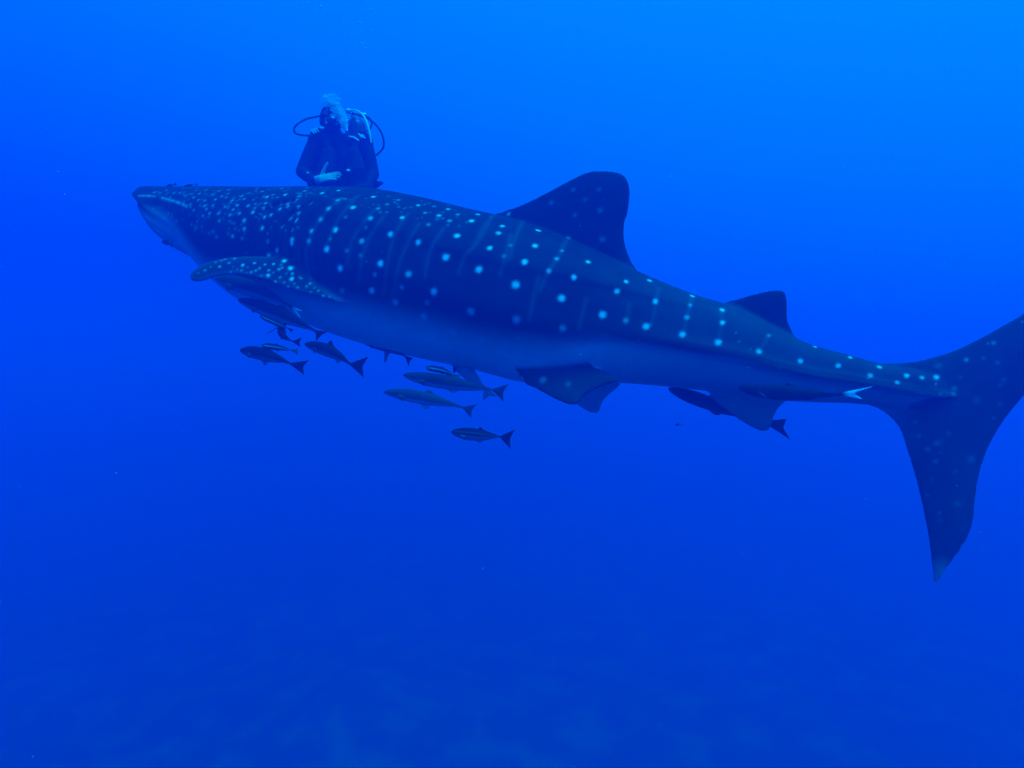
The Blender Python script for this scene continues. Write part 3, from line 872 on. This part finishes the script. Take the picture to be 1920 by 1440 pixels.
# the head turned a little to its left, chin tucked
hr = Matrix.Rotation(R_(20), 3, 'Z') @ Matrix.Rotation(R_(-8), 3, 'X')
hr = np.array(hr)
body.append(ellipsoid(head + [0, .01, .02],   .096, .115, .132, hr, 24, 16))
fwd = hr @ np.array([0, -1.0, 0]); rgt = hr @ np.array([1.0, 0, 0]); upv = hr @ np.array([0, 0, 1.0])
body.append(ellipsoid(head + fwd * .045 - upv * .055, .058, .055, .062, hr, 16, 10))            # jaw
body.append(swept([head + fwd * .09 + upv * .02, head + fwd * .118 - upv * .022], [.012, .016], 10))   # nose
for e in (-1, 1):
    body.append(ellipsoid(head + fwd * .084 + rgt * .033 * e + upv * .022, .014, .012, .010, hr, 10, 8))
    body.append(ellipsoid(head + rgt * .084 * e - upv * .005 + fwd * -.01, .012, .022, .032, hr, 10, 8))
for sh_, el_, wr_, r0 in ((shR, elR, wrR, .066), (shL, elL, wrL, .066)):
    body.append(swept([sh_, sh_ * .5 + el_ * .5, el_], [r0 + .006, r0, r0 * .86], 16))
    body.append(swept([el_, el_ * .55 + wr_ * .45, wr_], [r0 * .86, r0 * .80, r0 * .52], 16))
for hp_, kn_, an_ in ((hpR, knR, anR), (hpL, knL, anL)):
    body.append(swept([hp_, hp_ * .5 + kn_ * .5, kn_], [.105, .088, .068], 18))
    body.append(swept([kn_, kn_ * .6 + an_ * .4, an_], [.068, .064, .044], 18))
    ft = an_ + unit(np.array([0, .9, -.45])) * .20
    body.append(swept([an_, an_ * .4 + ft * .6 , ft], [.045, .044, .034], 14))
# hands: palm, four unequal fingers and a thumb
hand_shapes = []
def hand(wrist, d, palm_n, thumb_dir, curl, sc=1.0):
    d = unit(d); palm_n = unit(palm_n - np.dot(palm_n, d) * d); sx = unit(np.cross(d, palm_n))
    if np.dot(sx, thumb_dir) < 0:
        sx = -sx
    c = wrist + d * .055 * sc
    R3 = np.stack([sx, palm_n, d], 1)
    hand_shapes.append(ellipsoid(c, .043 * sc, .018 * sc, .058 * sc, R3, 16, 10))
    hand_shapes.append(swept([wrist - d * .02, wrist + d * .03], [.031 * sc, .030 * sc], 12))
    for k, (o_, ln) in enumerate(((.033, .074), (.012, .084), (-.010, .078), (-.031, .060))):
        b0 = wrist + d * .095 * sc + sx * o_ * sc
        d1 = unit(d + palm_n * curl * (.6 + .1 * k) + sx * o_ * 1.6); d2 = unit(d + palm_n * curl * (1.5 + .1 * k)); d3 = unit(d + palm_n * curl * 2.6)
        p1 = b0 + d1 * ln * .45 * sc; p2 = p1 + d2 * ln * .32 * sc; p3 = p2 + d3 * ln * .23 * sc
        hand_shapes.append(swept([b0 - d * .02, b0, p1, p2, p3], [.0098 * sc, .0098 * sc, .0090 * sc, .0082 * sc, .0070 * sc], 10))
    t0 = wrist + d * .03 * sc + sx * .030 * sc
    td = unit(thumb_dir * .95 + d * .45)
    t1 = t0 + td * .042 * sc; t2 = t1 + unit(td + d * .1) * .032 * sc; t3 = t2 + unit(td + d * .25) * .024 * sc
    hand_shapes.append(swept([t0, t1, t2, t3], [.0165 * sc, .0135 * sc, .0115 * sc, .0095 * sc], 10))
hand(D(594, 338, 5.18), D(640, 326, 5.12) - D(594, 338, 5.18), np.array([0, .8, -.55]), unit(np.array([0.05, -.1, 1.0])), .14, 1.22)
hand(D(690, 352, 5.24), D(636, 356, 5.18) - D(690, 352, 5.24), np.array([0, .9, -.2]), unit(np.array([-.5, .3, .5])), .4, 1.05)
body_me = fuse(body + hand_shapes, .0048, 3, .45)
bco = coords(body_me)
hv_c, hv_f = join(hand_shapes)
htree = BVHTree.FromPolygons([tuple(p_) for p_ in hv_c], hv_f)
def wrist_side(p):
    return any(np.dot(p - w_, d_) > .0 and np.linalg.norm(p - w_) < .26 for w_, d_ in ((D(594, 338, 5.18), unit(D(640, 326, 5.12) - D(594, 338, 5.18))), (D(690, 352, 5.24), unit(D(636, 356, 5.18) - D(690, 352, 5.24)))))
sk = np.zeros(len(bco))
near_hands = np.nonzero((bco[:, 1] < 5.36) & (bco[:, 2] < D(0, 296)[2]) & (bco[:, 2] > D(0, 372)[2]))[0]
for i in near_hands:
    if htree.find_nearest(Vector(bco[i]), .011)[0] is not None and wrist_side(bco[i]) and bco[i][0] < D(648, 0, 5.2)[0]:
        sk[i] = 1
rel = bco - head
face = (rel @ fwd > .045) & (np.abs(rel @ rgt) < .05) & (rel @ upv > -.07) & (rel @ upv < .0) & (np.linalg.norm(rel, axis=1) < .17)
sk[face] = 1
set_pigment(body_me, np.stack([sk, sk * 0, sk * 0], 1))
M_BODY = skin_material('wetsuit_and_skin', (.012, .013, .015), (.50, .40, .33), (.6, .45, .35), rough=.7, spec=.1, mottling=.25, scale=14)
recentre(body_me, diver_o)
link('body', body_me, M_BODY, (0, 0, 0), person)

def dpart(name, shells, mat, parent=person, voxel=None, smooth=2):
    if voxel:
        me = fuse(shells, voxel, smooth)
        recentre(me, np.array(person.location))
        return link(name, me, mat, (0, 0, 0), parent)
    v, f = join(shells)
    return link(name, mesh_of(name, v - np.array(person.location), f), mat, (0, 0, 0), parent)

# buoyancy jacket: front panels, shoulder straps, bladder round the tank, waist band
yb = np.array([0, 1.0, 0])
jk = []
for s_ in (-1, 1):
    xs_ = 640 + s_ * 27
    jk.append(swept([D(xs_ - s_ * 4, 288, 5.29), D(xs_ + 1 * s_, 318, 5.27), D(xs_ + 2 * s_, 350, 5.30), D(xs_, 372, 5.34)], [.060, .085, .090, .06], 14, (yb, .55)))
    jk.append(swept([D(xs_ - s_ * 2, 296, 5.29), D(xs_ - s_ * 1, 268, 5.31), D(xs_ - s_ * 1, 252, 5.40), D(xs_ - s_ * 4, 258, 5.54)], [.036, .036, .036, .036], 12, (yb, .7)))
    jk.append(swept([D(640 + s_ * 38, 290, 5.60), D(640 + s_ * 48, 330, 5.58), D(640 + s_ * 42, 368, 5.58)], [.07, .10, .07], 14))
jk.append(swept([D(600, 360, 5.42), D(618, 362, 5.28), D(640, 363, 5.255), D(662, 362, 5.28), D(682, 360, 5.42)], [.045] * 5, 12, (ZUP, 1.0)))
jk.append(swept([D(690, 350, 5.44), D(704, 346, 5.40), D(716, 343, 5.38)], [.05, .035, .014], 10))
jk.append(swept([D(583, 263, 5.42), D(590, 253, 5.41), D(600, 247, 5.43)], [.030, .040, .034], 12))
jk.append(swept([D(694, 268, 5.44), D(686, 258, 5.42), D(676, 252, 5.44)], [.030, .040, .034], 12))
jacket = dpart('buoyancy_jacket', jk, M_BCD, voxel=.006)
for s_, cx, cy in ((-1, 592, 246.5), (1, 680, 253.5)):
    for k in range(3):
        x0 = cx + k * 4.2 * (1 if s_ < 0 else .9) - 5; y0 = cy - k * (1.6 if s_ < 0 else -1.2)
        w0 = D(x0 - 2.5, y0 - 2.4, 5.36); w1 = D(x0 + 2.0, y0 + 3.6, 5.355)
        dpart('strap_bar', [swept([w0, w1], [.0065, .0065], 8)], M_WEB, jacket)
for cx, cy, r_ in ((604, 240, .018), (705 - 60, 320, .0), (653, 319.5, .014), (577, 324, .010)):
    if r_:
        dpart('ring' if r_ < .016 else 'buckle', [ellipsoid(D(cx, cy, 5.17 if cy > 300 else 5.33), r_ * 1.3, .008, r_ * .8)], M_WEB, jacket)
dpart('chest_strap', [swept([D(655, 256, 5.30), D(664, 258, 5.28), D(672, 263.5, 5.29)], [.008, .009, .008], 8)], M_WEB, jacket)

# cylinder with valve and first stage, carried on the back and leaning to the diver's left
tb, tt_ = D(652, 366, 5.72), D(668, 240, 5.68)
td_ = unit(tt_ - tb)
tank = dpart('air_tank', [swept([tb, tb * .5 + tt_ * .5, tt_], [.092, .092, .092], 28)], M_TANK)
vt = tt_ + td_ * .09
dpart('valve', [swept([vt - td_ * .02, vt + td_ * .045], [.020, .020], 14), swept([vt + td_ * .03 - np.array([.045, 0, 0]), vt + td_ * .03 + np.array([.035, 0, 0])], [.013, .013], 12),
                swept([vt + td_ * .03 + np.array([.035, 0, 0]), vt + td_ * .03 + np.array([.06, 0, 0])], [.020, .020], 14)], M_CHROME, tank)
fs = D(657, 209, 5.62)
first = dpart('first_stage', [swept([fs - np.array([.022, 0, -.006]), fs + np.array([.03, 0, -.010])], [.024, .020], 14), swept([fs + np.array([0.01, .02, -.03]), fs + np.array([0.02, .03, -.06])], [.016, .016], 12)], M_CHROME, tank)
for k in range(2):
    dpart('port', [swept([fs + np.array([.01, -.015, -.018 - .018 * k]), fs + np.array([.052, -.02, -.034 - .018 * k])], [.0075, .0075], 8)], M_WEB, tank)
dpart('tank_band', [swept([tb * (1 - t_) + tt_ * t_ - td_ * .025, tb * (1 - t_) + tt_ * t_ + td_ * .025], [.096, .096], 28) for t_ in (.62,)], M_BCD, tank)

# mask, regulator, hoses
mk = head + fwd * .100 + upv * .022
def around(c, rx, rz, n=28):
    return [c + rgt * rx * math.cos(a) * (1 if True else 0) + upv * rz * math.sin(a) * (1 - .25 * (math.sin(a) < 0)) - fwd * .35 * rx * math.cos(a) ** 2 for a in np.linspace(0, 2 * math.pi, n)]
mask = dpart('dive_mask', [swept(around(mk, .076, .044), [.012] * 28, 8), swept([head + rgt * .088 + upv * .03, head + rgt * .075 - fwd * .06 + upv * .035, head - fwd * .105 + upv * .04, head - rgt * .075 - fwd * .06 + upv * .035, head - rgt * .088 + upv * .03], [.010] * 5, 8)], M_RUBBER)
dpart('lens', [ellipsoid(mk - fwd * .010, .068, .012, .038, hr, 20, 8)], M_GLASS, mask)
rg = head + fwd * .125 - upv * .060
reg = dpart('regulator', [ellipsoid(rg, .038, .030, .036, hr, 18, 10), swept([rg + rgt * .03, rg - rgt * .03], [.018, .018], 12), swept([rg - fwd * .05, rg - fwd * .01], [.014, .016], 10)], M_RUBBER)
dpart('purge_cover', [ellipsoid(rg + fwd * .024 + rgt * .012 + upv * .012, .018, .010, .016, hr, 14, 8)], M_WEB, reg)

def hose(pts, r, mat, label=None):
    c = catmull([np.array(p, float) for p in pts], 8)
    o = dpart('hose', [swept(list(c), [r] * len(c), 10)], mat)
    if label:
        o['label'] = label
    return o
hose([D(606, 216, 5.52), D(592, 219, 5.42), D(575, 223, 5.34), D(560, 231, 5.28), D(551.5, 241, 5.26), D(554, 249.5, 5.26), D(565, 253, 5.28), D(584, 254.5, 5.33)], .0085, M_RUBBER, 'dark hose looping wide off one shoulder')
hose([D(662, 213, 5.58), D(676, 218, 5.46), D(690, 223, 5.38), D(703, 232, 5.34), D(714, 247, 5.33), D(719.5, 264, 5.34), D(718, 278, 5.36), D(706, 291, 5.40)], .0085, M_RUBBER, 'dark hose arching wide to the hip')
hose([D(660, 212, 5.60), D(678, 216, 5.50), D(692, 221, 5.44), D(697, 229, 5.42), D(694, 241, 5.42), D(685, 247, 5.40)], .0078, M_RUBBER, 'short dark hose curling over the shoulder')
hose([D(657, 207, 5.58), D(666, 207, 5.50), D(675, 211, 5.42), D(682, 218, 5.36), D(688, 230, 5.33), D(692, 245, 5.32), D(696, 267, 5.33)], .0088, M_YELLOW, 'bright pale hose running down over the shoulder')
hose([D(652, 236, 5.40), D(651, 225, 5.38), D(649, 231, 5.30), D(651, 245, 5.26)], .007, M_WEB, 'thin pale line beside the head')

# swim fins on the feet, hanging out of sight behind the shark
for an_ in (anR, anL):
    f0 = an_ + unit(np.array([0, .9, -.45])) * .12
    dn = unit(np.array([0, .92, -.38])); sx = np.array([1.0, 0, 0]); up_ = np.cross(dn, sx)
    pts = [f0 - sx * .05, f0 - sx * .055 + dn * .12, f0 - sx * .085 + dn * .30, f0 - sx * .105 + dn * .52, f0 + dn * .54, f0 + sx * .105 + dn * .52, f0 + sx * .085 + dn * .30, f0 + sx * .055 + dn * .12, f0 + sx * .05]
    sf_ = dpart('swim_fin', [plate(catmull(pts, 3, True), f0, sx, dn, .006, .03, .03, None, .003), swept([f0 - dn * .06, f0 + dn * .12], [.055, .050], 14)], M_FINS)

# ---------------------------------------------------------------- exhaled air and drifting specks
def uvball(n=6, m=8):
    v, f = ellipsoid((0, 0, 0), 1, 1, 1, None, m, n)
    return v, f
bb_m, bt, bb_ = new_mat('air_bubble')
bb_.inputs['Base Color'].default_value = (.85, .92, .95, 1)
bb_.inputs['Roughness'].default_value = 0.08
bb_.inputs['IOR'].default_value = 1.33
bb_.inputs['Alpha'].default_value = 0.55
lw = bt.nodes.new('ShaderNodeLayerWeight'); lw.inputs['Blend'].default_value = 0.45
mrb = bt.nodes.new('ShaderNodeMapRange'); mrb.inputs['To Min'].default_value = .12; mrb.inputs['To Max'].default_value = .9
bt.links.new(lw.outputs['Facing'], mrb.inputs['Value']); bt.links.new(mrb.outputs['Result'], bb_.inputs['Alpha'])
pv, pf = uvball(5, 8)
shells = []
start = rg + upv * .02
for k in range(1500):
    t = rng.uniform(0, 1) ** .8
    c = D(643 - 20 * t + 4 * math.sin(t * 5), 238 - 48 * t, 5.22 + .14 * t)
    w = .016 + .076 * t ** .8
    dcl = rng.normal(0, 1, 3); dcl /= max(1, np.linalg.norm(dcl) / 1.5)
    r = rng.choice([.0022, .0035, .005, .008], p=[.5, .3, .15, .05]) * (1 + .5 * t)
    shells.append((pv * np.array([r * 1.25, r * 1.25, r * .75]) + c + dcl * w * np.array([.62, .6, .42]), pf))
# flattened caps leading the cloud
for cx, cy, rr in ((624, 180, .040), (613, 184, .028), (634, 187, .030), (618, 192, .03), (640, 205, .022)):
    v, f = ellipsoid(D(cx, cy, 5.33), rr, rr, rr * .32, None, 18, 8)
    shells.append((v, f))
pl_v, pl_f = join(shells)
po_ = D(625, 205, 5.3)
plume = link('bubble_plume', mesh_of('bubble_plume', pl_v - po_, pl_f), bb_m, po_)
plume['kind'] = 'stuff'; plume['label'] = 'cloud of exhaled air bubbles boiling up over the head of the diver'
b_me = mesh_of('bubble', *uvball(8, 12)); b_me.materials.append(bb_m)
for k, (x, y, r) in enumerate(((602, 13, 3.2), (612, 10, 2), (683, 2, 3), (695, 19, 2.6), (676, 44, 2.6), (666, 59, 2.2), (676, 59, 2.4), (678, 82, 2.4), (684, 81, 1.8), (669, 91, 2.2), (684.5, 91, 2.6), (604, 29, 1.8))):
    o = bpy.data.objects.new('bubble', b_me); COL.objects.link(o)
    Yb = 5.0 + .05 * (k % 5)
    o.location = [float(q_) for q_ in P(x, y, Yb)]
    s_ = r * Yb / FPX
    o.scale = (s_ * 1.1, s_ * 1.1, s_ * .85)
    tag(o, 'tiny silver air bubble rising high above the diver', 'bubble', 'air bubbles rising above the diver')

sp_m = plain('plankton', (.75, .78, .75), .7, .1, 50)
tv = np.array([(1, 0, -.7), (-1, 0, -.7), (0, 1, .7), (0, -1, .7)], float) * .6
tf = [(0, 2, 3), (1, 3, 2), (0, 1, 2), (0, 3, 1)]
shells = []
for k in range(1300):
    Y = rng.uniform(.9, 5.5)
    p_ = np.array([rng.uniform(-1.0, 1.0) * (Y * .95 + .3), Y, rng.uniform(-1.0, 1.0) * (Y * .72 + .2)])
    shells.append((tv @ np.array(Matrix.Rotation(rng.uniform(0, 6), 3, 'Z')) * rng.choice([.0006, .0010, .0016], p=[.5, .35, .15]) * 1.35 + p_, tf))
pk_v, pk_f = join(shells)
pk = link('plankton', mesh_of('plankton', pk_v, pk_f, False), sp_m)
pk['kind'] = 'stuff'; pk['label'] = 'fine pale specks drifting in the water'
